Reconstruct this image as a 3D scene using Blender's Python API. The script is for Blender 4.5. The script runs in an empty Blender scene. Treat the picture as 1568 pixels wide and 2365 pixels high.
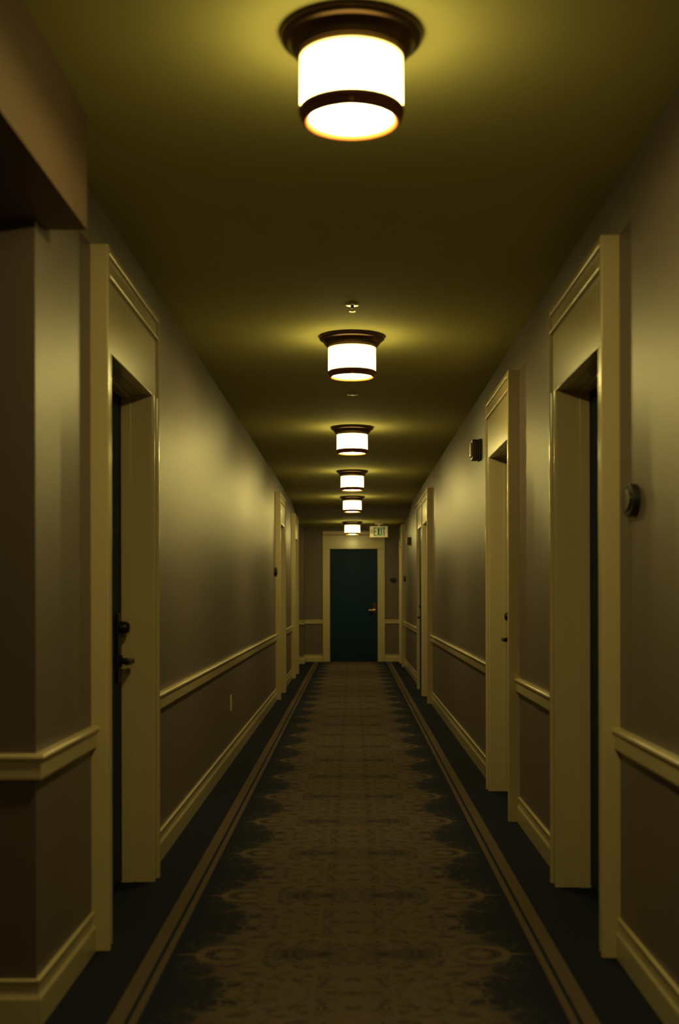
import bpy, bmesh, math
from mathutils import Vector, Matrix

S = bpy.context.scene
COL = S.collection

# ------------------------------------------------------------------ numbers
EYE = 1.218            # camera height
WX = 0.897             # corridor half width (wall faces)
CEIL = 2.616           # main ceiling
DROP = 2.476           # lowered ceiling at the far end
YD = 19.2              # where it starts
YEND = 22.2            # end wall
YC = 3.42              # corner where the corridor's left wall starts
FPX = 2790.0

# ------------------------------------------------------------------ camera, world, exposure
cam_d = bpy.data.cameras.new('camera')
cam = bpy.data.objects.new('camera', cam_d)
COL.objects.link(cam)
cam.location = (0, 0, EYE)
cam.rotation_euler = (math.radians(90), math.radians(0.12), 0)
cam_d.sensor_fit = 'VERTICAL'
cam_d.sensor_height = 36.0
cam_d.lens = FPX / 2365 * 36.0
cam_d.shift_x = -30 / 2365
cam_d.shift_y = 192.5 / 2365
cam_d.clip_start = 0.05
cam_d.dof.use_dof = True
cam_d.dof.focus_distance = 9.0
cam_d.dof.aperture_fstop = 2.6
S.camera = cam

w = bpy.data.worlds.new('world')
S.world = w
w.use_nodes = True
w.node_tree.nodes['Background'].inputs[0].default_value = (0, 0, 0, 1)
w.node_tree.nodes['Background'].inputs[1].default_value = 0.0

S.view_settings.view_transform = 'Standard'
S.view_settings.look = 'None'
S.view_settings.gamma = 1.0
S.view_settings.use_curve_mapping = False
S.view_settings.exposure = 0.15

LAMP_COL = (1.0, 0.80, 0.23)
LAMP_SIDE_TOP = 3.2
LAMP_SIDE_BOT = 12.5
LAMP_DISC = 55.0
LAMP_BULB = 15.0

# ------------------------------------------------------------------ materials
def mat(name, col, rough=0.6, metal=0.0, spec=0.5, bump=0.0, bscale=300.0, var=0.0, vscale=6.0):
    m = bpy.data.materials.new(name)
    m.use_nodes = True
    nt = m.node_tree
    b = nt.nodes['Principled BSDF']
    b.inputs['Base Color'].default_value = (*col, 1)
    b.inputs['Roughness'].default_value = rough
    b.inputs['Metallic'].default_value = metal
    b.inputs['Specular IOR Level'].default_value = spec
    if bump or var:
        tc = nt.nodes.new('ShaderNodeTexCoord')
    if bump:
        n = nt.nodes.new('ShaderNodeTexNoise')
        n.inputs['Scale'].default_value = bscale
        n.inputs['Detail'].default_value = 2
        nt.links.new(tc.outputs['Object'], n.inputs['Vector'])
        bp = nt.nodes.new('ShaderNodeBump')
        bp.inputs['Strength'].default_value = bump
        bp.inputs['Distance'].default_value = 0.002
        nt.links.new(n.outputs['Fac'], bp.inputs['Height'])
        nt.links.new(bp.outputs['Normal'], b.inputs['Normal'])
    if var:
        n2 = nt.nodes.new('ShaderNodeTexNoise')
        n2.inputs['Scale'].default_value = vscale
        n2.inputs['Detail'].default_value = 4
        nt.links.new(tc.outputs['Object'], n2.inputs['Vector'])
        mx = nt.nodes.new('ShaderNodeMix')
        mx.data_type = 'RGBA'
        mx.inputs['A'].default_value = (*[c * (1 - var) for c in col], 1)
        mx.inputs['B'].default_value = (*[min(1, c * (1 + var)) for c in col], 1)
        nt.links.new(n2.outputs['Fac'], mx.inputs['Factor'])
        nt.links.new(mx.outputs['Result'], b.inputs['Base Color'])
    return m

M_WALL = mat('mauve_wall_paint', (0.155, 0.117, 0.117), 0.43, spec=0.5, bump=0.06, bscale=220, var=0.06)
M_BULK = mat('mauve_bulkhead_paint', (0.160, 0.105, 0.080), 0.5, spec=0.4, bump=0.25, bscale=220, var=0.06)
# ribbed vinyl wall covering: its fine horizontal ribs smear reflections vertically
_b = M_WALL.node_tree.nodes['Principled BSDF']
_b.inputs['Anisotropic'].default_value = 0.45
_t = M_WALL.node_tree.nodes.new('ShaderNodeCombineXYZ')
_t.inputs['Z'].default_value = 1.0
M_WALL.node_tree.links.new(_t.outputs[0], _b.inputs['Tangent'])
M_CEIL = mat('ceiling_paint', (0.58, 0.545, 0.22), 0.85, spec=0.2, bump=0.2, bscale=160, var=0.03)
M_TRIM = mat('cream_trim_paint', (0.60, 0.505, 0.32), 0.24, spec=0.5, bump=0.05, bscale=40, var=0.03)
M_DOOR = mat('dark_teal_door', (0.005, 0.027, 0.085), 0.6, spec=0.2, bump=0.1, bscale=90, var=0.1)
M_BRONZE = mat('dark_bronze', (0.085, 0.045, 0.022), 0.32, metal=0.85, var=0.1, vscale=30)
M_RING = mat('glow_tinted_bronze_ring', (0.26, 0.085, 0.025), 0.5, metal=0.2, var=0.1, vscale=30)  # dark bronze ring, the lamp's orange glow painted into its base colour
M_HARD = mat('oil_rubbed_bronze', (0.02, 0.018, 0.016), 0.35, metal=0.5, var=0.1, vscale=40)
M_BRASS = mat('brass', (0.60, 0.40, 0.14), 0.3, metal=0.9, var=0.08, vscale=60)
M_WHITE = mat('white_plastic', (0.75, 0.70, 0.55), 0.4, var=0.02, vscale=40)
M_CHROME = mat('polished_sprinkler_metal', (0.92, 0.88, 0.72), 0.22, metal=0.8, var=0.03, vscale=60)
M_PLAQUE = mat('dark_plaque', (0.016, 0.015, 0.015), 0.5, var=0.1, vscale=60)
M_STROBE = mat('dark_red_alarm_housing', (0.035, 0.012, 0.010), 0.4, var=0.05, vscale=40)
M_LENS = mat('strobe_lens', (0.75, 0.66, 0.42), 0.2, var=0.03, vscale=60)
M_EXITFACE = mat('exit_sign_face', (0.70, 0.58, 0.40), 0.4, var=0.03, vscale=30)
M_EXITFACE.node_tree.nodes['Principled BSDF'].inputs['Emission Color'].default_value = (1.0, 0.72, 0.35, 1)
M_EXITFACE.node_tree.nodes['Principled BSDF'].inputs['Emission Strength'].default_value = 0.10
M_EXITGREEN = mat('exit_sign_green', (0.004, 0.34, 0.15), 0.4, var=0.04, vscale=60)


def emit_mat(name, zt, zb, st, sb):
    m = bpy.data.materials.new(name)
    m.use_nodes = True
    nt = m.node_tree
    nt.nodes.remove(nt.nodes['Principled BSDF'])
    out = nt.nodes['Material Output']
    e = nt.nodes.new('ShaderNodeEmission')
    e.inputs['Color'].default_value = (*LAMP_COL, 1)
    tc = nt.nodes.new('ShaderNodeTexCoord')
    sp = nt.nodes.new('ShaderNodeSeparateXYZ')
    mr = nt.nodes.new('ShaderNodeMapRange')
    mr.inputs['From Min'].default_value = zb
    mr.inputs['From Max'].default_value = zt
    mr.inputs['To Min'].default_value = sb
    mr.inputs['To Max'].default_value = st
    nt.links.new(tc.outputs['Object'], sp.inputs[0])
    nt.links.new(sp.outputs['Z'], mr.inputs['Value'])
    nt.links.new(mr.outputs[0], e.inputs['Strength'])
    nt.links.new(e.outputs[0], out.inputs['Surface'])
    return m

M_SHADE = emit_mat('lit_frosted_shade', -0.055, -0.189, LAMP_SIDE_TOP, LAMP_SIDE_BOT)
M_DISC = emit_mat('lit_frosted_diffuser', -0.18, -0.225, LAMP_DISC, LAMP_DISC)


def carpet_mat():
    m = bpy.data.materials.new('patterned_carpet')
    m.use_nodes = True
    nt = m.node_tree
    b = nt.nodes['Principled BSDF']
    b.inputs['Roughness'].default_value = 0.95
    b.inputs['Specular IOR Level'].default_value = 0.1
    N = nt.nodes.new
    L = nt.links.new

    def sock(node_in, v):
        if hasattr(v, 'is_linked') or isinstance(v, bpy.types.NodeSocket):
            L(v, node_in)
        else:
            node_in.default_value = v

    def math_(op, a, b_=0.0, c=0.0, clamp=False):
        n = N('ShaderNodeMath')
        n.operation = op
        n.use_clamp = clamp
        sock(n.inputs[0], a)
        sock(n.inputs[1], b_)
        sock(n.inputs[2], c)
        return n.outputs[0]

    def ss(v, lo, hi):      # smooth step, lo may exceed hi
        n = N('ShaderNodeMapRange')
        n.interpolation_type = 'SMOOTHSTEP'
        sock(n.inputs['Value'], v)
        if lo < hi:
            n.inputs['From Min'].default_value = lo
            n.inputs['From Max'].default_value = hi
            n.inputs['To Min'].default_value = 0
            n.inputs['To Max'].default_value = 1
        else:
            n.inputs['From Min'].default_value = hi
            n.inputs['From Max'].default_value = lo
            n.inputs['To Min'].default_value = 1
            n.inputs['To Max'].default_value = 0
        return n.outputs[0]

    def mixc(f, a, b_):
        n = N('ShaderNodeMix')
        n.data_type = 'RGBA'
        sock(n.inputs['Factor'], f)
        sock(n.inputs['A'], a)
        sock(n.inputs['B'], b_)
        return n.outputs['Result']

    tc = N('ShaderNodeTexCoord')
    sp = N('ShaderNodeSeparateXYZ')
    L(tc.outputs['Object'], sp.inputs[0])
    u = math_('ABSOLUTE', sp.outputs['X'])
    P = 0.805
    yv = math_('DIVIDE', math_('SUBTRACT', sp.outputs['Y'], 4.10), P)
    fr = math_('SUBTRACT', math_('FRACT', math_('ADD', yv, 200.5)), 0.5)
    v = math_('MULTIPLY', math_('ABSOLUTE', fr), P)            # 0 at the tips .. 0.4, mirrored
    # folded coordinates: mirrored noise gives a damask look that repeats
    cb = N('ShaderNodeCombineXYZ')
    L(u, cb.inputs[0])
    L(math_('MULTIPLY', v, 1.0), cb.inputs[1])
    cb.inputs[2].default_value = 3.7
    nz = N('ShaderNodeTexNoise')
    nz.inputs['Scale'].default_value = 13.0
    nz.inputs['Detail'].default_value = 2.0
    nz.inputs['Distortion'].default_value = 1.6
    L(cb.outputs[0], nz.inputs['Vector'])
    scroll = math_('ABSOLUTE', math_('SUBTRACT', nz.outputs['Fac'], 0.5))
    lines = ss(scroll, 0.065, 0.02)                           # thin curling scrolls
    nz2 = N('ShaderNodeTexNoise')
    nz2.inputs['Scale'].default_value = 19.0
    nz2.inputs['Detail'].default_value = 1.0
    nz2.inputs['Distortion'].default_value = 0.8
    L(cb.outputs[0], nz2.inputs['Vector'])
    leaves = ss(nz2.outputs['Fac'], 0.44, 0.54)
    # ring medallions near the tips
    du = math_('SUBTRACT', u, 0.43)
    rr = math_('SQRT', math_('ADD', math_('MULTIPLY', du, du), math_('MULTIPLY', v, v)))
    ring = math_('MULTIPLY', ss(rr, 0.115, 0.098), ss(rr, 0.065, 0.08))
    ring2 = ss(rr, 0.045, 0.03)
    # pointed tips reaching to the stripe
    tip = math_('MULTIPLY', ss(math_('SUBTRACT', math_('MULTIPLY', v, 6.0), math_('SUBTRACT', 0.60, u)), 0.03, -0.03), ss(u, 0.49, 0.51))
    # dark leaf-shaped pools beside the stripe, centred half way between the tips
    dv = math_('SUBTRACT', 0.4025, v)
    pool = math_('ADD', math_('POWER', math_('DIVIDE', math_('SUBTRACT', 0.64, u), 0.29), 2.0),
                 math_('POWER', math_('DIVIDE', dv, 0.27), 2.0))
    pool = math_('ADD', pool, math_('MULTIPLY', math_('SUBTRACT', nz2.outputs['Fac'], 0.5), 2.0))
    inner = math_('ADD', math_('MULTIPLY', ss(pool, 0.50, 1.20), 0.82), 0.18)
    edge = ss(u, 0.60, 0.34)                                  # field thins towards the stripe
    waist = ss(math_('ADD', math_('POWER', math_('DIVIDE', math_('SUBTRACT', u, 0.16), 0.13), 2.0),
                     math_('POWER', math_('DIVIDE', v, 0.055), 2.0)), 0.2, 1.5)
    waist = math_('ADD', math_('MULTIPLY', waist, 0.5), 0.5)
    dens = math_('MULTIPLY', math_('MULTIPLY', edge, inner), waist)
    fil = math_('MAXIMUM', math_('MULTIPLY', leaves, 0.85), lines)
    field = math_('MULTIPLY', dens, math_('ADD', math_('MULTIPLY', fil, 0.45), 0.36))
    side = math_('MULTIPLY', math_('MULTIPLY', lines, 0.45), math_('MULTIPLY', ss(u, 0.60, 0.52), inner))
    pat = math_('MAXIMUM', math_('MAXIMUM', field, side),
                math_('MULTIPLY', math_('MAXIMUM', math_('MAXIMUM', ring, ring2), tip), 0.8))
    infield = ss(u, 0.612, 0.604)
    pat = math_('MULTIPLY', pat, infield)
    s1 = math_('MULTIPLY', ss(u, 0.652, 0.657), ss(u, 0.705, 0.699))
    s2 = math_('MULTIPLY', ss(u, 0.616, 0.621), ss(u, 0.644, 0.639))
    stripe = math_('MAXIMUM', s1, s2)
    n3 = N('ShaderNodeTexNoise')
    n3.inputs['Scale'].default_value = 220.0
    n3.inputs['Detail'].default_value = 2.0
    L(tc.outputs['Object'], n3.inputs['Vector'])
    tuft = math_('ADD', math_('MULTIPLY', n3.outputs['Fac'], 0.9), 0.55)
    dark = (0.015, 0.019, 0.045, 1)
    tan = (0.180, 0.130, 0.098, 1)
    stc = (0.142, 0.102, 0.080, 1)
    c = mixc(pat, dark, tan)
    c = mixc(stripe, c, stc)
    vm = N('ShaderNodeVectorMath')
    vm.operation = 'SCALE'
    L(c, vm.inputs[0])
    L(tuft, vm.inputs['Scale'])
    L(vm.outputs[0], b.inputs['Base Color'])
    bp = N('ShaderNodeBump')
    bp.inputs['Strength'].default_value = 0.6
    bp.inputs['Distance'].default_value = 0.004
    L(n3.outputs['Fac'], bp.inputs['Height'])
    L(bp.outputs['Normal'], b.inputs['Normal'])
    return m

M_CARPET = carpet_mat()

# ------------------------------------------------------------------ helpers
def tag(o, label=None, cat=None, group=None, kind=None):
    if label:
        o['label'] = label
    if cat:
        o['category'] = cat
    if group:
        o['group'] = group
    if kind:
        o['kind'] = kind
    return o


def link(name, me, m, parent=None, smooth=None):
    o = bpy.data.objects.new(name, me)
    if m is not None:
        me.materials.append(m)
    COL.objects.link(o)
    if parent is not None:
        o.parent = parent
    if smooth is not None:
        for p in me.polygons:
            p.use_smooth = True
        me.set_sharp_from_angle(angle=math.radians(smooth))
        wn = o.modifiers.new('weighted_normal', 'WEIGHTED_NORMAL')
        wn.keep_sharp = True
    return o


def empty(name, loc=(0, 0, 0), parent=None):
    o = bpy.data.objects.new(name, None)
    o.empty_display_size = 0.05
    COL.objects.link(o)
    o.location = loc
    if parent is not None:
        o.parent = parent
    return o


def add_box(bm, x0, x1, y0, y1, z0, z1, bev=0.0, seg=2):
    x0, x1 = min(x0, x1), max(x0, x1)
    y0, y1 = min(y0, y1), max(y0, y1)
    vs = [bm.verts.new(p) for p in ((x0, y0, z0), (x1, y0, z0), (x1, y1, z0), (x0, y1, z0),
                                    (x0, y0, z1), (x1, y0, z1), (x1, y1, z1), (x0, y1, z1))]
    fs = [bm.faces.new([vs[i] for i in f]) for f in ((0, 3, 2, 1), (4, 5, 6, 7), (0, 1, 5, 4),
                                                     (1, 2, 6, 5), (2, 3, 7, 6), (3, 0, 4, 7))]
    if bev > 0:
        es = set(e for f in fs for e in f.edges)
        bmesh.ops.bevel(bm, geom=list(es), offset=bev, segments=seg, profile=0.5, affect='EDGES')


def to_me(bm, name):
    bmesh.ops.recalc_face_normals(bm, faces=bm.faces)
    me = bpy.data.meshes.new(name)
    bm.to_mesh(me)
    bm.free()
    return me


def boxes(name, bl, m, parent=None, bev=0.0, seg=2):
    bm = bmesh.new()
    for b in bl:
        add_box(bm, *b, bev=bev, seg=seg)
    return link(name, to_me(bm, name), m, parent, 40 if bev else None)


def lathe(name, prof, m, parent=None, n=64, axis='Z', loc=(0, 0, 0), smooth=35):
    """prof: list of (r, h)."""
    bm = bmesh.new()
    rings = []
    for r, h in prof:
        if r < 1e-6:
            rings.append([bm.verts.new((0, 0, h))])
        else:
            rings.append([bm.verts.new((r * math.cos(2 * math.pi * k / n), r * math.sin(2 * math.pi * k / n), h)) for k in range(n)])
    for a, b in zip(rings[:-1], rings[1:]):
        for k in range(n):
            k2 = (k + 1) % n
            q = [a[k] if len(a) > 1 else a[0], a[k2] if len(a) > 1 else None,
                 b[k2] if len(b) > 1 else None, b[k] if len(b) > 1 else b[0]]
            q = [x for x in q if x is not None]
            if len(q) >= 3:
                bm.faces.new(q)
    if axis == 'X':
        bmesh.ops.rotate(bm, verts=bm.verts, cent=(0, 0, 0), matrix=Matrix.Rotation(math.radians(90), 3, 'Y'))
    elif axis == '-X':
        bmesh.ops.rotate(bm, verts=bm.verts, cent=(0, 0, 0), matrix=Matrix.Rotation(math.radians(-90), 3, 'Y'))
    elif axis == '-Y':
        bmesh.ops.rotate(bm, verts=bm.verts, cent=(0, 0, 0), matrix=Matrix.Rotation(math.radians(90), 3, 'X'))
    bmesh.ops.translate(bm, verts=bm.verts, vec=loc)
    return link(name, to_me(bm, name), m, parent, smooth)


def sweep(name, prof, path, m, parent=None, smooth=30):
    """prof: closed list of (out, z); path: plan points; the profile's 'out' is to the right of travel."""
    bm = bmesh.new()
    pts = [Vector((p[0], p[1])) for p in path]
    rings = []
    for i, p in enumerate(pts):
        d0 = (pts[i] - pts[i - 1]).normalized() if i > 0 else None
        d1 = (pts[i + 1] - pts[i]).normalized() if i < len(pts) - 1 else None
        if d0 is None:
            d0 = d1
        if d1 is None:
            d1 = d0
        n0 = Vector((d0.y, -d0.x))
        n1 = Vector((d1.y, -d1.x))
        n = (n0 + n1)
        n = n / (1 + n0.dot(n1))
        rings.append([bm.verts.new((p.x + n.x * o, p.y + n.y * o, z)) for o, z in prof])
    k = len(prof)
    for a, b in zip(rings[:-1], rings[1:]):
        for i in range(k):
            j = (i + 1) % k
            bm.faces.new((a[i], a[j], b[j], b[i]))
    bm.faces.new(rings[0])
    bm.faces.new(list(reversed(rings[-1])))
    return link(name, to_me(bm, name), m, parent, smooth)


def extrude_z(name, poly, z0, z1, m, parent=None, smooth=30):
    bm = bmesh.new()
    a = [bm.verts.new((x, y, z0)) for x, y in poly]
    b = [bm.verts.new((x, y, z1)) for x, y in poly]
    k = len(poly)
    for i in range(k):
        j = (i + 1) % k
        bm.faces.new((a[i], a[j], b[j], b[i]))
    bm.faces.new(a)
    bm.faces.new(list(reversed(b)))
    return link(name, to_me(bm, name), m, parent, smooth)


def arc(cx, cy, r, a0, a1, n=4):
    return [(cx + r * math.cos(math.radians(a0 + (a1 - a0) * i / n)), cy + r * math.sin(math.radians(a0 + (a1 - a0) * i / n))) for i in range(n + 1)]

# ------------------------------------------------------------------ the shell
WT = 0.30                 # wall thickness
CW = 0.10                 # casing width
OPEN_H = 2.07
HEAD_TOP = 2.425

# (side, near casing front, far jamb, leaf plane, handle at far edge?)
DOORS = [
    (-1, 4.144, 5.141, 0.985, True,  'cream framed dark teal guest door with lever handle, nearest door on the left wall'),
    (+1, 4.052, 5.030, 0.990, False, 'cream framed dark teal guest door nearest on the right wall, beside the dark oval plaque'),
    (+1, 6.485, 7.500, 0.985, True,  'cream framed recessed door on the right wall between the nearest right door and the red alarm'),
    (-1, 14.10, 15.10, 0.985, True,  'tall cream door frame on the left wall past the electrical outlet plate'),
    (+1, 13.55, 14.55, 0.985, True,  'tall cream door frame on the right wall well past the wall alarm, first of an adjoining pair'),
    (+1, 14.66, 15.64, 0.868, False,  'dark door almost flush with the right wall, second of the adjoining pair'),
    (-1, 17.75, 18.72, 0.985, True,  'cream door frame farthest along the left wall before the side passage'),
    (+1, 20.55, 21.55, 0.985, True,  'cream door frame on the right wall closest to the far end door'),
]


def wall_boxes(side, y0, y1, top):
    """wall slab between y0 and y1 with openings cut for the doors on that side"""
    xs = (side * WX, side * (WX + WT))
    out = []
    cur = y0
    ops = sorted((a + CW - 0.02, b + 0.02) for s, a, b, lx, h, lb in DOORS if s == side and a > y0 and b < y1)
    for a, b in ops:
        out.append((*xs, cur, a, 0, top))
        out.append((*xs, a, b, OPEN_H + 0.02, top))
        cur = b
    out.append((*xs, cur, y1, 0, top))
    return out

YS0, YS1 = 19.25, 21.5     # side passage on the left, near the end
o = boxes('floor', [(-3.2, 1.25, -2.2, YEND + 0.25, -0.12, 0.0)], M_CARPET)
tag(o, 'dark hotel carpet with tan border stripes and brown scrolling medallions', 'carpet', kind='structure')
o = boxes('ceiling', [(-0.769, WX + WT, -2.2, 3.51, CEIL, CEIL + 0.12), (-WX - WT, WX + WT, 3.51, YD - 0.012, CEIL, CEIL + 0.12)], M_CEIL)
tag(o, 'pale yellowish flat corridor ceiling carrying the row of lamps', 'ceiling', kind='structure')
o = boxes('ceiling_lowered', [(-3.2, WX + WT, YD, YEND + 0.2, DROP, CEIL + 0.12)], M_CEIL)
tag(o, 'lowered ceiling section in front of the far end door', 'ceiling', kind='structure')
o = boxes('ceiling_fascia', [(-WX, WX, YD - 0.012, YD, DROP, CEIL + 0.12)], M_WALL)
tag(o, 'narrow mauve step face where the far ceiling drops lower', 'fascia', kind='structure')
o = boxes('ceiling_bulkhead', [(-3.2, -0.769, -2.2, 3.51, 2.281, CEIL + 0.12)], M_BULK)
tag(o, 'brown bulkhead hanging lower than the ceiling at the upper left', 'bulkhead', kind='structure')
o = boxes('wall_left', [(-3.2, -WX - WT, YC, YC + 0.3, 0, 2.30)] + wall_boxes(-1, YC, YS0, CEIL)
          + [(-3.2, -WX - WT, YS0 - 0.3, YS0, 0, CEIL)], M_WALL)
tag(o, 'long mauve wall along the left of the corridor with its near corner', 'wall', kind='structure')
o = boxes('wall_left_far', [(-3.2, -0.872, YS1, YEND, 0, DROP)], M_WALL)
tag(o, 'short mauve wall stub on the left beside the far end door', 'wall', kind='structure')
o = boxes('wall_right', wall_boxes(1, -2.2, YEND, CEIL), M_WALL)
tag(o, 'long mauve wall along the right of the corridor', 'wall', kind='structure')
EX0, EX1 = -0.414, 0.461
o = boxes('wall_end', [(-0.872, EX0 - 0.02, YEND, YEND + 0.2, 0, DROP), (EX1 + 0.02, WX, YEND, YEND + 0.2, 0, DROP),
                       (EX0 - 0.02, EX1 + 0.02, YEND, YEND + 0.2, OPEN_H + 0.02, DROP)], M_WALL)
tag(o, 'dark mauve end wall around the far door', 'wall', kind='structure')
o = boxes('wall_back', [(-3.2, WX + WT, -2.4, -2.2, 0, CEIL)], M_WALL)
tag(o, 'mauve wall closing the corridor behind the viewer', 'wall', kind='structure')
o = boxes('wall_lobby', [(-3.4, -3.2, -2.2, YC + 0.3, 0, 2.30)], M_WALL)
tag(o, 'mauve side wall of the lobby to the left of the viewer', 'wall', kind='structure')
o = boxes('wall_passage', [(-3.4, -3.2, YS0 - 0.3, YEND, 0, DROP)], M_WALL)
tag(o, 'mauve wall closing the side passage near the far end', 'wall', kind='structure')

# ------------------------------------------------------------------ mouldings
BASE_P = [(0.0, 0.0), (0.016, 0.0), (0.016, 0.076), (0.0155, 0.080), (0.0135, 0.0835), (0.0095, 0.088), (0.0075, 0.095),
          (0.0075, 0.115), (0.0085, 0.121), (0.0115, 0.125), (0.0125, 0.129), (0.011, 0.133), (0.007, 0.135), (0.0, 0.135)]
RAIL_P = [(0.0, 0.697), (0.014, 0.697), (0.0175, 0.6985), (0.0195, 0.702), (0.020, 0.706), (0.020, 0.748), (0.021, 0.752), (0.025, 0.755),
          (0.0275, 0.758), (0.0285, 0.762), (0.0275, 0.7665), (0.0245, 0.770), (0.020, 0.772), (0.0, 0.773)]


def run(kind, path, desc, prof):
    if kind == 'base':
        o = sweep('baseboard_' + desc[0], prof, path, M_TRIM)
        tag(o, desc[1], 'baseboard', kind='structure')
    else:
        o = sweep('trim_' + desc[0], prof, path, M_TRIM)
        tag(o, desc[1], 'chair rail', kind='structure')
    return o

left_spans = [
    ([(-3.2, YC), (-WX, YC), (-WX, 4.144)], 'turning the near left corner up to the nearest left door'),
    ([(-WX, 5.241), (-WX, 14.10)], 'on the long left wall run past the outlet plate'),
    ([(-WX, 15.20), (-WX, 17.75)], 'on the left wall between the two farthest left doors'),
    ([(-WX, 18.82), (-WX, YS0)], 'on the left wall at the edge of the side passage'),
]
right_spans = [
    ([(WX, 4.052), (WX, -2.2)], 'on the near right wall below the dark oval plaque'),
    ([(WX, 6.485), (WX, 5.130)], 'on the right wall between the two nearest right doors'),
    ([(WX, 13.55), (WX, 7.600)], 'on the long right wall run below the nearer wall alarm'),
    ([(WX, 20.55), (WX, 15.74)], 'on the right wall below the far small wall alarm'),
    ([(WX, YEND), (WX, 21.65)], 'on the right wall in the corner by the end wall'),
]
end_spans = [
    ([(-3.2, YS1), (-0.872, YS1), (-0.872, YEND), (EX0 - 0.135, YEND)], 'wrapping the wall stub left of the far end door'),
    ([(EX1 + 0.135, YEND), (WX, YEND)], 'on the end wall right of the far end door'),
]
for k, (side, spans) in enumerate((('left', left_spans), ('right', right_spans), ('end', end_spans))):
    for path, where in spans:
        run('base', path, (side, 'cream moulded baseboard ' + where), BASE_P)
        run('rail', path, ('chair_rail_' + side, 'cream chair rail ' + where), RAIL_P)

# ------------------------------------------------------------------ side doors
PROUD = 0.062


def casing_poly(side, yo, yi):
    """plan outline of a casing leg: outer edge at yo (thick back band), inner edge at yi"""
    s = 1 if yi > yo else -1
    def P(d, w):
        return (side * (WX - d), yo + s * w)
    pr = [(0, 0)] + [(PROUD - 0.006 + 0.006 * math.sin(math.radians(a)), 0.006 - 0.006 * math.cos(math.radians(a))) for a in (0, 30, 60, 90)]
    pr += [(PROUD, 0.020), (PROUD - 0.003, 0.024), (PROUD - 0.010, 0.026), (PROUD - 0.012, 0.030), (PROUD - 0.013, 0.070),
           (PROUD - 0.009, 0.076), (PROUD - 0.008, 0.082)]
    pr += [(PROUD - 0.018 + 0.010 * math.cos(math.radians(a)), CW - 0.010 + 0.010 * math.sin(math.radians(a))) for a in (0, 30, 60, 90)]
    pr += [(0, CW)]
    return [P(d, w) for d, w in pr]


def band_poly(side, yo, s):
    pr = [(0, 0)] + [(PROUD - 0.006 + 0.006 * math.sin(math.radians(a)), 0.006 - 0.006 * math.cos(math.radians(a))) for a in (0, 30, 60, 90)]
    pr += [(PROUD, 0.020), (PROUD - 0.003, 0.024), (0, 0.024)]
    return [(side * (WX - d), yo + s * w) for d, w in pr]


def lever_set(side, xleaf, y, parent, toward, z=0.945):
    """lever handle + thumb turn on the corridor face of a leaf at |x| = xleaf"""
    ax = 'X' if side < 0 else '-X'
    d = -side
    esc = boxes('lock_plate', [(side * xleaf, side * xleaf + d * 0.012, y - 0.032, y + 0.032, z - 0.09, z + 0.20)], M_HARD, parent, bev=0.005)
    neck = lathe('lever_neck', [(0, 0), (0.026, 0), (0.026, 0.008), (0.013, 0.012), (0.011, 0.05), (0, 0.05)], M_HARD, esc, n=24, axis=ax,
                 loc=(side * xleaf + d * 0.012, y, z))
    bar = boxes('lever_handle', [(side * xleaf + d * 0.050, side * xleaf + d * 0.072, y - 0.012, y + toward * 0.115 if toward > 0 else y + 0.012, z - 0.011, z + 0.011)]
                if toward > 0 else
                [(side * xleaf + d * 0.050, side * xleaf + d * 0.072, y - 0.115, y + 0.012, z - 0.011, z + 0.011)], M_HARD, esc, bev=0.005, seg=3)
    lathe('lock_cylinder', [(0, 0), (0.027, 0), (0.027, 0.022), (0.022, 0.034), (0.014, 0.040), (0, 0.040)], M_HARD, esc, n=24, axis=ax,
          loc=(side * xleaf + d * 0.012, y, z + 0.14))
    return esc

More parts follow.
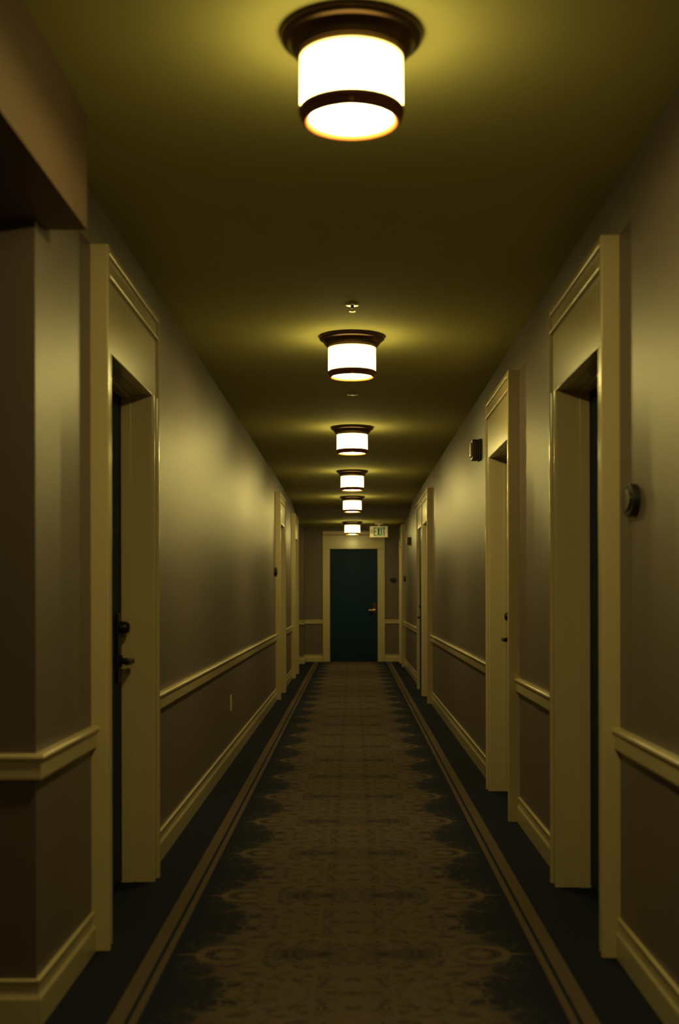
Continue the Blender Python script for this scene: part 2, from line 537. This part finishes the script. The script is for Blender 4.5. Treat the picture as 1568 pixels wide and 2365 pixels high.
for k, (side, y0, y1, lx, far, lab) in enumerate(DOORS):
    d = empty('door_%d' % (k + 1), (side * WX, y0, 0))
    tag(d, lab, 'door', kind='structure')
    inv = Matrix.Translation(-Vector((side * WX, y0, 0)))
    kids = []
    last = 'near' if k != 5 else 'shared'
    ya, yb = y0 + CW, y1
    kids.append(extrude_z('side_casing', casing_poly(side, y0, ya), 0, OPEN_H, M_TRIM, d))
    kids.append(extrude_z('side_casing', casing_poly(side, y1 + CW, y1), 0, OPEN_H, M_TRIM, d))
    # head: back bands carried up, frieze board, bead, cap and crown between them
    BB = 0.024
    ha, hb = y0 + BB, y1 + CW - BB
    kids.append(extrude_z('back_band', band_poly(side, y0, 1), OPEN_H, HEAD_TOP, M_TRIM, d))
    kids.append(extrude_z('back_band', band_poly(side, y1 + CW, -1), OPEN_H, HEAD_TOP, M_TRIM, d))
    kids.append(boxes('head_frieze', [(side * WX, side * (WX - PROUD + 0.012), ha, hb, OPEN_H, 2.318)], M_TRIM, d, bev=0.004))
    kids.append(boxes('head_bead', [(side * WX, side * (WX - PROUD - 0.002), ha, hb, 2.318, 2.334)], M_TRIM, d, bev=0.006, seg=3))
    kids.append(boxes('head_cap', [(side * WX, side * (WX - PROUD + 0.010), ha, hb, 2.334, HEAD_TOP - 0.03)], M_TRIM, d, bev=0.004))
    kids.append(boxes('head_crown', [(side * WX, side * (WX - PROUD), ha, hb, HEAD_TOP - 0.03, HEAD_TOP)], M_TRIM, d, bev=0.006, seg=3))
    # lining
    kids.append(boxes('jamb', [(side * WX, side * (max(lx, WX) + 0.05), y1, y1 + 0.02, 0, OPEN_H)], M_TRIM, d))
    kids.append(boxes('jamb', [(side * WX, side * (max(lx, WX) + 0.05), ya - 0.02, ya, 0, OPEN_H)], M_TRIM, d))
    kids.append(boxes('head_jamb', [(side * WX, side * (max(lx, WX) + 0.05), ya - 0.02, y1 + 0.02, OPEN_H, OPEN_H + 0.02)], M_TRIM, d))
    if lx > WX:
        for yy in ((y1 - 0.012, y1), (ya, ya + 0.012)):
            kids.append(boxes('door_stop', [(side * (lx - 0.045), side * (lx - 0.003), yy[0], yy[1], 0, OPEN_H - 0.012)], M_TRIM, d, bev=0.003))
        kids.append(boxes('door_stop', [(side * (lx - 0.045), side * (lx - 0.003), ya, y1, OPEN_H - 0.012, OPEN_H)], M_TRIM, d, bev=0.003))
    leaf = boxes('door_leaf', [(side * lx, side * (lx + 0.045), ya + 0.003, y1 - 0.003, 0.008, OPEN_H - 0.003)], M_DOOR, d, bev=0.003)
    kids.append(leaf)
    yh = (y1 - 0.075) if far else (ya + 0.075)
    esc = lever_set(side, lx, yh - 0.01 if far else yh, leaf, -1 if far else 1)
    for o in kids:
        o.matrix_parent_inverse = inv

# ------------------------------------------------------------------ the far end door
d = empty('door_9', (0.0235, YEND, 0))
tag(d, 'dark teal door in a cream frame closing the far end of the corridor', 'door', kind='structure')
inv = Matrix.Translation(-Vector((0.0235, YEND, 0)))
kids = []
EC = 0.135
kids.append(boxes('side_casing', [(EX0 - EC, EX0, YEND - 0.04, YEND, 0, OPEN_H)], M_TRIM, d, bev=0.006))
kids.append(boxes('side_casing', [(EX1, EX1 + EC, YEND - 0.04, YEND, 0, OPEN_H)], M_TRIM, d, bev=0.006))
kids.append(boxes('head_frieze', [(EX0 - EC, EX1 + EC, YEND - 0.040, YEND, OPEN_H, 2.32)], M_TRIM, d, bev=0.004))
kids.append(boxes('head_bead', [(EX0 - EC, EX1 + EC, YEND - 0.052, YEND, 2.32, 2.336)], M_TRIM, d, bev=0.005))
kids.append(boxes('head_crown', [(EX0 - EC, EX1 + EC, YEND - 0.045, YEND, 2.336, 2.40)], M_TRIM, d, bev=0.006))
kids.append(boxes('jamb', [(EX0 - 0.02, EX0, YEND, YEND + 0.09, 0, OPEN_H)], M_TRIM, d))
kids.append(boxes('jamb', [(EX1, EX1 + 0.02, YEND, YEND + 0.09, 0, OPEN_H)], M_TRIM, d))
kids.append(boxes('head_jamb', [(EX0 - 0.02, EX1 + 0.02, YEND, YEND + 0.09, OPEN_H, OPEN_H + 0.02)], M_TRIM, d))
leaf = boxes('door_leaf', [(EX0 + 0.003, EX1 - 0.003, YEND + 0.03, YEND + 0.075, 0.008, OPEN_H - 0.003)], M_DOOR, d, bev=0.003)
kids.append(leaf)
esc = boxes('lock_plate', [(0.378, 0.432, YEND + 0.018, YEND + 0.03, 0.87, 1.08)], M_BRONZE, leaf, bev=0.005)
lathe('lever_neck', [(0, 0), (0.024, 0), (0.024, 0.01), (0.012, 0.014), (0.012, 0.05), (0, 0.05)], M_BRASS, esc, n=20, axis='-Y', loc=(0.405, YEND + 0.018, 0.945))
boxes('lever_handle', [(0.295, 0.417, YEND - 0.050, YEND - 0.030, 0.934, 0.956)], M_BRASS, esc, bev=0.005)
for o in kids:
    o.matrix_parent_inverse = inv

# ------------------------------------------------------------------ ceiling lamps
LAMPS = [
    (3.01, CEIL, 'drum ceiling lamp nearest the viewer, largest, on bronze canopy'),
    (6.53, CEIL, 'drum ceiling lamp second from the viewer, just behind the sprinkler head'),
    (10.05, CEIL, 'drum ceiling lamp third from the viewer'),
    (13.57, CEIL, 'drum ceiling lamp fourth from the viewer'),
    (17.09, CEIL, 'drum ceiling lamp fifth from the viewer, second smallest in view'),
    (-0.51, CEIL, 'drum ceiling lamp just behind the viewer, outside the picture'),
    (20.61, DROP, 'drum ceiling lamp farthest from the viewer, left of the exit sign'),
]


def make_lamp(y, z, lab):
    r = empty('ceiling_lamp', (0, y, z))
    tag(r, lab, 'lamp', 'bronze drum ceiling lamps')
    can = [(0, 0), (0.168, 0.0), (0.1745, -0.002), (0.177, -0.008), (0.176, -0.014), (0.172, -0.019), (0.166, -0.022), (0.161, -0.0225),
           (0.157, -0.026), (0.1545, -0.032), (0.150, -0.040), (0.145, -0.046), (0.140, -0.050), (0.137, -0.054), (0.134, -0.0565), (0, -0.0565)]
    c = lathe('canopy', can, M_BRONZE, r, n=96, smooth=50)
    lathe('shade_collar', [(0.128, -0.0566), (0.1302, -0.0566), (0.1302, -0.0640), (0.128, -0.0640), (0.128, -0.0566)], M_BRASS, c, n=96)
    lathe('shade', [(0.1265, -0.0640), (0.1285, -0.0650), (0.1285, -0.188), (0.1265, -0.189)], M_SHADE, r, n=96)
    lathe('shade_ring', [(0.1040, -0.1880), (0.1290, -0.1880), (0.1310, -0.1900), (0.1310, -0.1980), (0.1295, -0.2015), (0.1265, -0.2035),
                         (0.1245, -0.2090), (0.1225, -0.2165), (0.1185, -0.2205), (0.1120, -0.2205), (0.1065, -0.2150), (0.1040, -0.2120), (0.1040, -0.1880)],
          M_RING, r, n=96, smooth=50)
    lathe('diffuser', [(0.1042, -0.2110), (0.085, -0.2135), (0.055, -0.2155), (0, -0.2165)], M_DISC, r, n=72)
    bl = bpy.data.lights.new('bulb', 'POINT')
    bl.energy = LAMP_BULB
    bl.color = LAMP_COL
    bl.shadow_soft_size = 0.02
    bo = bpy.data.objects.new('bulb', bl)
    COL.objects.link(bo)
    bo.parent = r
    bo.location = (0, 0, -0.2200)
    for a in (0, 180, 90, 270):
        x, yy = 0.1235 * math.cos(math.radians(a)), 0.1235 * math.sin(math.radians(a))
        bm = bmesh.new()
        bmesh.ops.create_uvsphere(bm, u_segments=12, v_segments=8, radius=0.0055)
        bmesh.ops.translate(bm, verts=bm.verts, vec=(x, yy, -0.2125))
        link('thumb_screw', to_me(bm, 'thumb_screw'), M_BRASS, r, 60)
    return r


def copy_tree(o, parent=None):
    c = o.copy()
    COL.objects.link(c)
    if parent is not None:
        c.parent = parent
    for ch in list(o.children):
        copy_tree(ch, c)
    return c

lamp0 = make_lamp(*LAMPS[0])
for y, z, lab in LAMPS[1:]:
    r = copy_tree(lamp0)
    r.location = (0, y, z)
    r['label'] = lab

# ------------------------------------------------------------------ ceiling fittings
sp = empty('ceiling_sprinkler', (0.002, 5.80, CEIL))
tag(sp, 'small pendent sprinkler head on the ceiling in front of the second lamp', 'sprinkler')
lathe('escutcheon', [(0, 0), (0.036, 0), (0.0365, -0.002), (0.034, -0.005), (0.024, -0.008), (0.016, -0.009), (0, -0.009)], M_CHROME, sp, n=40)
lathe('body', [(0, -0.009), (0.0085, -0.009), (0.0085, -0.018), (0.006, -0.020), (0, -0.020)], M_HARD, sp, n=20)
boxes('frame_arm', [(-0.012, -0.009, -0.002, 0.002, -0.034, -0.016)], M_BRASS, sp, bev=0.0008)
boxes('frame_arm', [(0.009, 0.012, -0.002, 0.002, -0.034, -0.016)], M_BRASS, sp, bev=0.0008)
boxes('bulb', [(-0.0015, 0.0015, -0.0015, 0.0015, -0.034, -0.019)], M_STROBE, sp, bev=0.0008)
lathe('deflector', [(0, -0.034), (0.014, -0.034), (0.0145, -0.0355), (0.005, -0.037), (0, -0.037)], M_CHROME, sp, n=24)

cs = empty('ceiling_sprinkler_cover', (0.004, 8.37, CEIL))
tag(cs, 'small round flush sprinkler cover on the ceiling behind the second lamp', 'sprinkler')
lathe('cover_ring', [(0, 0), (0.036, 0), (0.037, -0.003), (0.034, -0.009), (0.029, -0.010), (0.027, -0.007), (0, -0.007)], M_CHROME, cs, n=40)
lathe('cover_plate', [(0, -0.0071), (0.024, -0.0071), (0.024, -0.0105), (0.021, -0.0115), (0, -0.0115)], M_WHITE, cs, n=40)

# ------------------------------------------------------------------ exit sign
ex = empty('exit_sign', (0.463, 21.1, DROP))
tag(ex, 'cream exit sign with green EXIT lettering and left chevron, hung from ceiling', 'exit sign')
boxes('mounting_canopy', [(-0.07, 0.07, -0.028, 0.028, -0.022, 0.0)], M_WHITE, ex, bev=0.004)
hs = boxes('housing', [(-0.158, 0.158, -0.022, 0.022, -0.245, -0.050)], M_WHITE, ex, bev=0.006)
boxes('hanger', [(-0.02, 0.02, -0.012, 0.012, -0.050, -0.022)], M_WHITE, ex, bev=0.002)
boxes('face_panel', [(-0.148, 0.148, -0.025, -0.022, -0.236, -0.059)], M_EXITFACE, hs, bev=0.001)
ZB, ZT = -0.222, -0.073
HH = ZT - ZB
SW = 0.019


def glyph(name, quads):
    """quads: outlines in (x, z) on the sign face, extruded 2 mm"""
    bm = bmesh.new()
    for q in quads:
        a = [bm.verts.new((x, -0.025, z)) for x, z in q]
        b = [bm.verts.new((x, -0.0275, z)) for x, z in q]
        n = len(q)
        bm.faces.new(a)
        bm.faces.new(list(reversed(b)))
        for i in range(n):
            j = (i + 1) % n
            bm.faces.new((a[i], b[i], b[j], a[j]))
    return link(name, to_me(bm, name), M_EXITGREEN, hs)


def rect(x0, x1, z0, z1):
    return [(x0, z0), (x1, z0), (x1, z1), (x0, z1)]

e0 = -0.092
glyph('letter_e', [rect(e0, e0 + SW, ZB, ZT), rect(e0 + SW, e0 + 0.05, ZT - 0.02, ZT), rect(e0 + SW, e0 + 0.045, (ZB + ZT) / 2 - 0.01, (ZB + ZT) / 2 + 0.01),
                   rect(e0 + SW, e0 + 0.05, ZB, ZB + 0.02)])
x0, x1 = -0.034, 0.024
glyph('letter_x', [[(x0, ZB), (x0 + 0.022, ZB), (x1, ZT), (x1 - 0.022, ZT)], [(x1 - 0.022, ZB), (x1, ZB), (x0 + 0.022, ZT), (x0, ZT)]])
glyph('letter_i', [rect(0.033, 0.033 + SW + 0.002, ZB, ZT)])
glyph('letter_t', [rect(0.062, 0.116, ZT - 0.02, ZT), rect(0.0795, 0.0985, ZB, ZT - 0.02)])
zc = (ZB + ZT) / 2
glyph('chevron', [[(-0.140, zc), (-0.112, zc + 0.038), (-0.104, zc + 0.030), (-0.126, zc)], [(-0.140, zc), (-0.126, zc), (-0.104, zc - 0.030), (-0.112, zc - 0.038)]])

# ------------------------------------------------------------------ wall alarms
def alarm(side, y, z0, z1, lab, dep=0.06, wy=0.125):
    a = empty('wall_alarm', (side * WX, y, z0))
    tag(a, lab, 'alarm', 'wall alarms on the right wall')
    h = z1 - z0
    boxes('back_plate', [(0, -side * 0.012, -0.004, wy + 0.004, -0.004, h + 0.004)], M_STROBE, a, bev=0.003)
    boxes('housing', [(-side * 0.012, -side * dep, 0, wy, 0, h)], M_STROBE, a, bev=0.006)
    boxes('strobe_lens', [(-side * dep, -side * (dep + 0.014), 0.02, wy - 0.02, 0.02, h - 0.02)], M_LENS, a, bev=0.005)
    return a

alarm(1, 8.43, 2.166, 2.306, 'dark red box alarm high on the right wall just past the second right door')
alarm(1, 18.45, 1.985, 2.105, 'dark box alarm high on the right wall near the far end, the smaller-looking one')

# ------------------------------------------------------------------ room plaques
def plaque(loc, normal_axis, lab, wy=0.17, h=0.105):
    p = empty('room_plaque', loc)
    tag(p, lab, 'plaque', 'dark room plaques')
    n = 40
    def disc(name, a, b, t0, t1, m, parent):
        bm = bmesh.new()
        rows = [(1.0, t0), (1.0, t1 - 0.004), (0.97, t1 - 0.001), (0.92, t1)]
        rings = []
        for s, t in rows:
            rg = []
            for k in range(n):
                ang = 2 * math.pi * k / n
                cu, cv = a * s * math.cos(ang), b * s * math.sin(ang)
                if normal_axis == '-X':
                    rg.append(bm.verts.new((-t, cu, cv)))
                elif normal_axis == 'X':
                    rg.append(bm.verts.new((t, cu, cv)))
                else:
                    rg.append(bm.verts.new((cu, -t, cv)))
            rings.append(rg)
        for q, r in zip(rings[:-1], rings[1:]):
            for k in range(n):
                bm.faces.new((q[k], q[(k + 1) % n], r[(k + 1) % n], r[k]))
        bm.faces.new(rings[0])
        bm.faces.new(list(reversed(rings[-1])))
        return link(name, to_me(bm, name), m, parent, 40)
    disc('plaque_body', wy / 2, h / 2, 0, 0.024, M_PLAQUE, p)
    disc('number_plate', wy * 0.36, h * 0.32, 0.024, 0.030, M_HARD, p)
    return p

plaque((WX, 3.84, 1.518), '-X', 'dark oval room plaque on the near right wall beside the nearest right door')
plaque((-WX, 13.93, 1.49), 'X', 'dark room plaque on the left wall just before the far left door frame')
plaque((WX, 20.42, 1.50), '-X', 'dark room plaque on the right wall by the last right door')
plaque((0.745, YEND, 1.495), '-Y', 'dark room plaque on the end wall right of the far end door', wy=0.13, h=0.09)

# ------------------------------------------------------------------ outlet
ot = empty('outlet_plate', (-WX, 8.87, 0.43))
tag(ot, 'pale electrical outlet plate low on the left wall under the chair rail', 'outlet')
pl = boxes('cover_plate', [(0, 0.006, -0.036, 0.036, -0.058, 0.058)], M_WHITE, ot, bev=0.002)
for dz in (-0.022, 0.022):
    boxes('socket', [(0.006, 0.009, -0.016, 0.016, dz - 0.014, dz + 0.014)], M_WHITE, ot, bev=0.002)
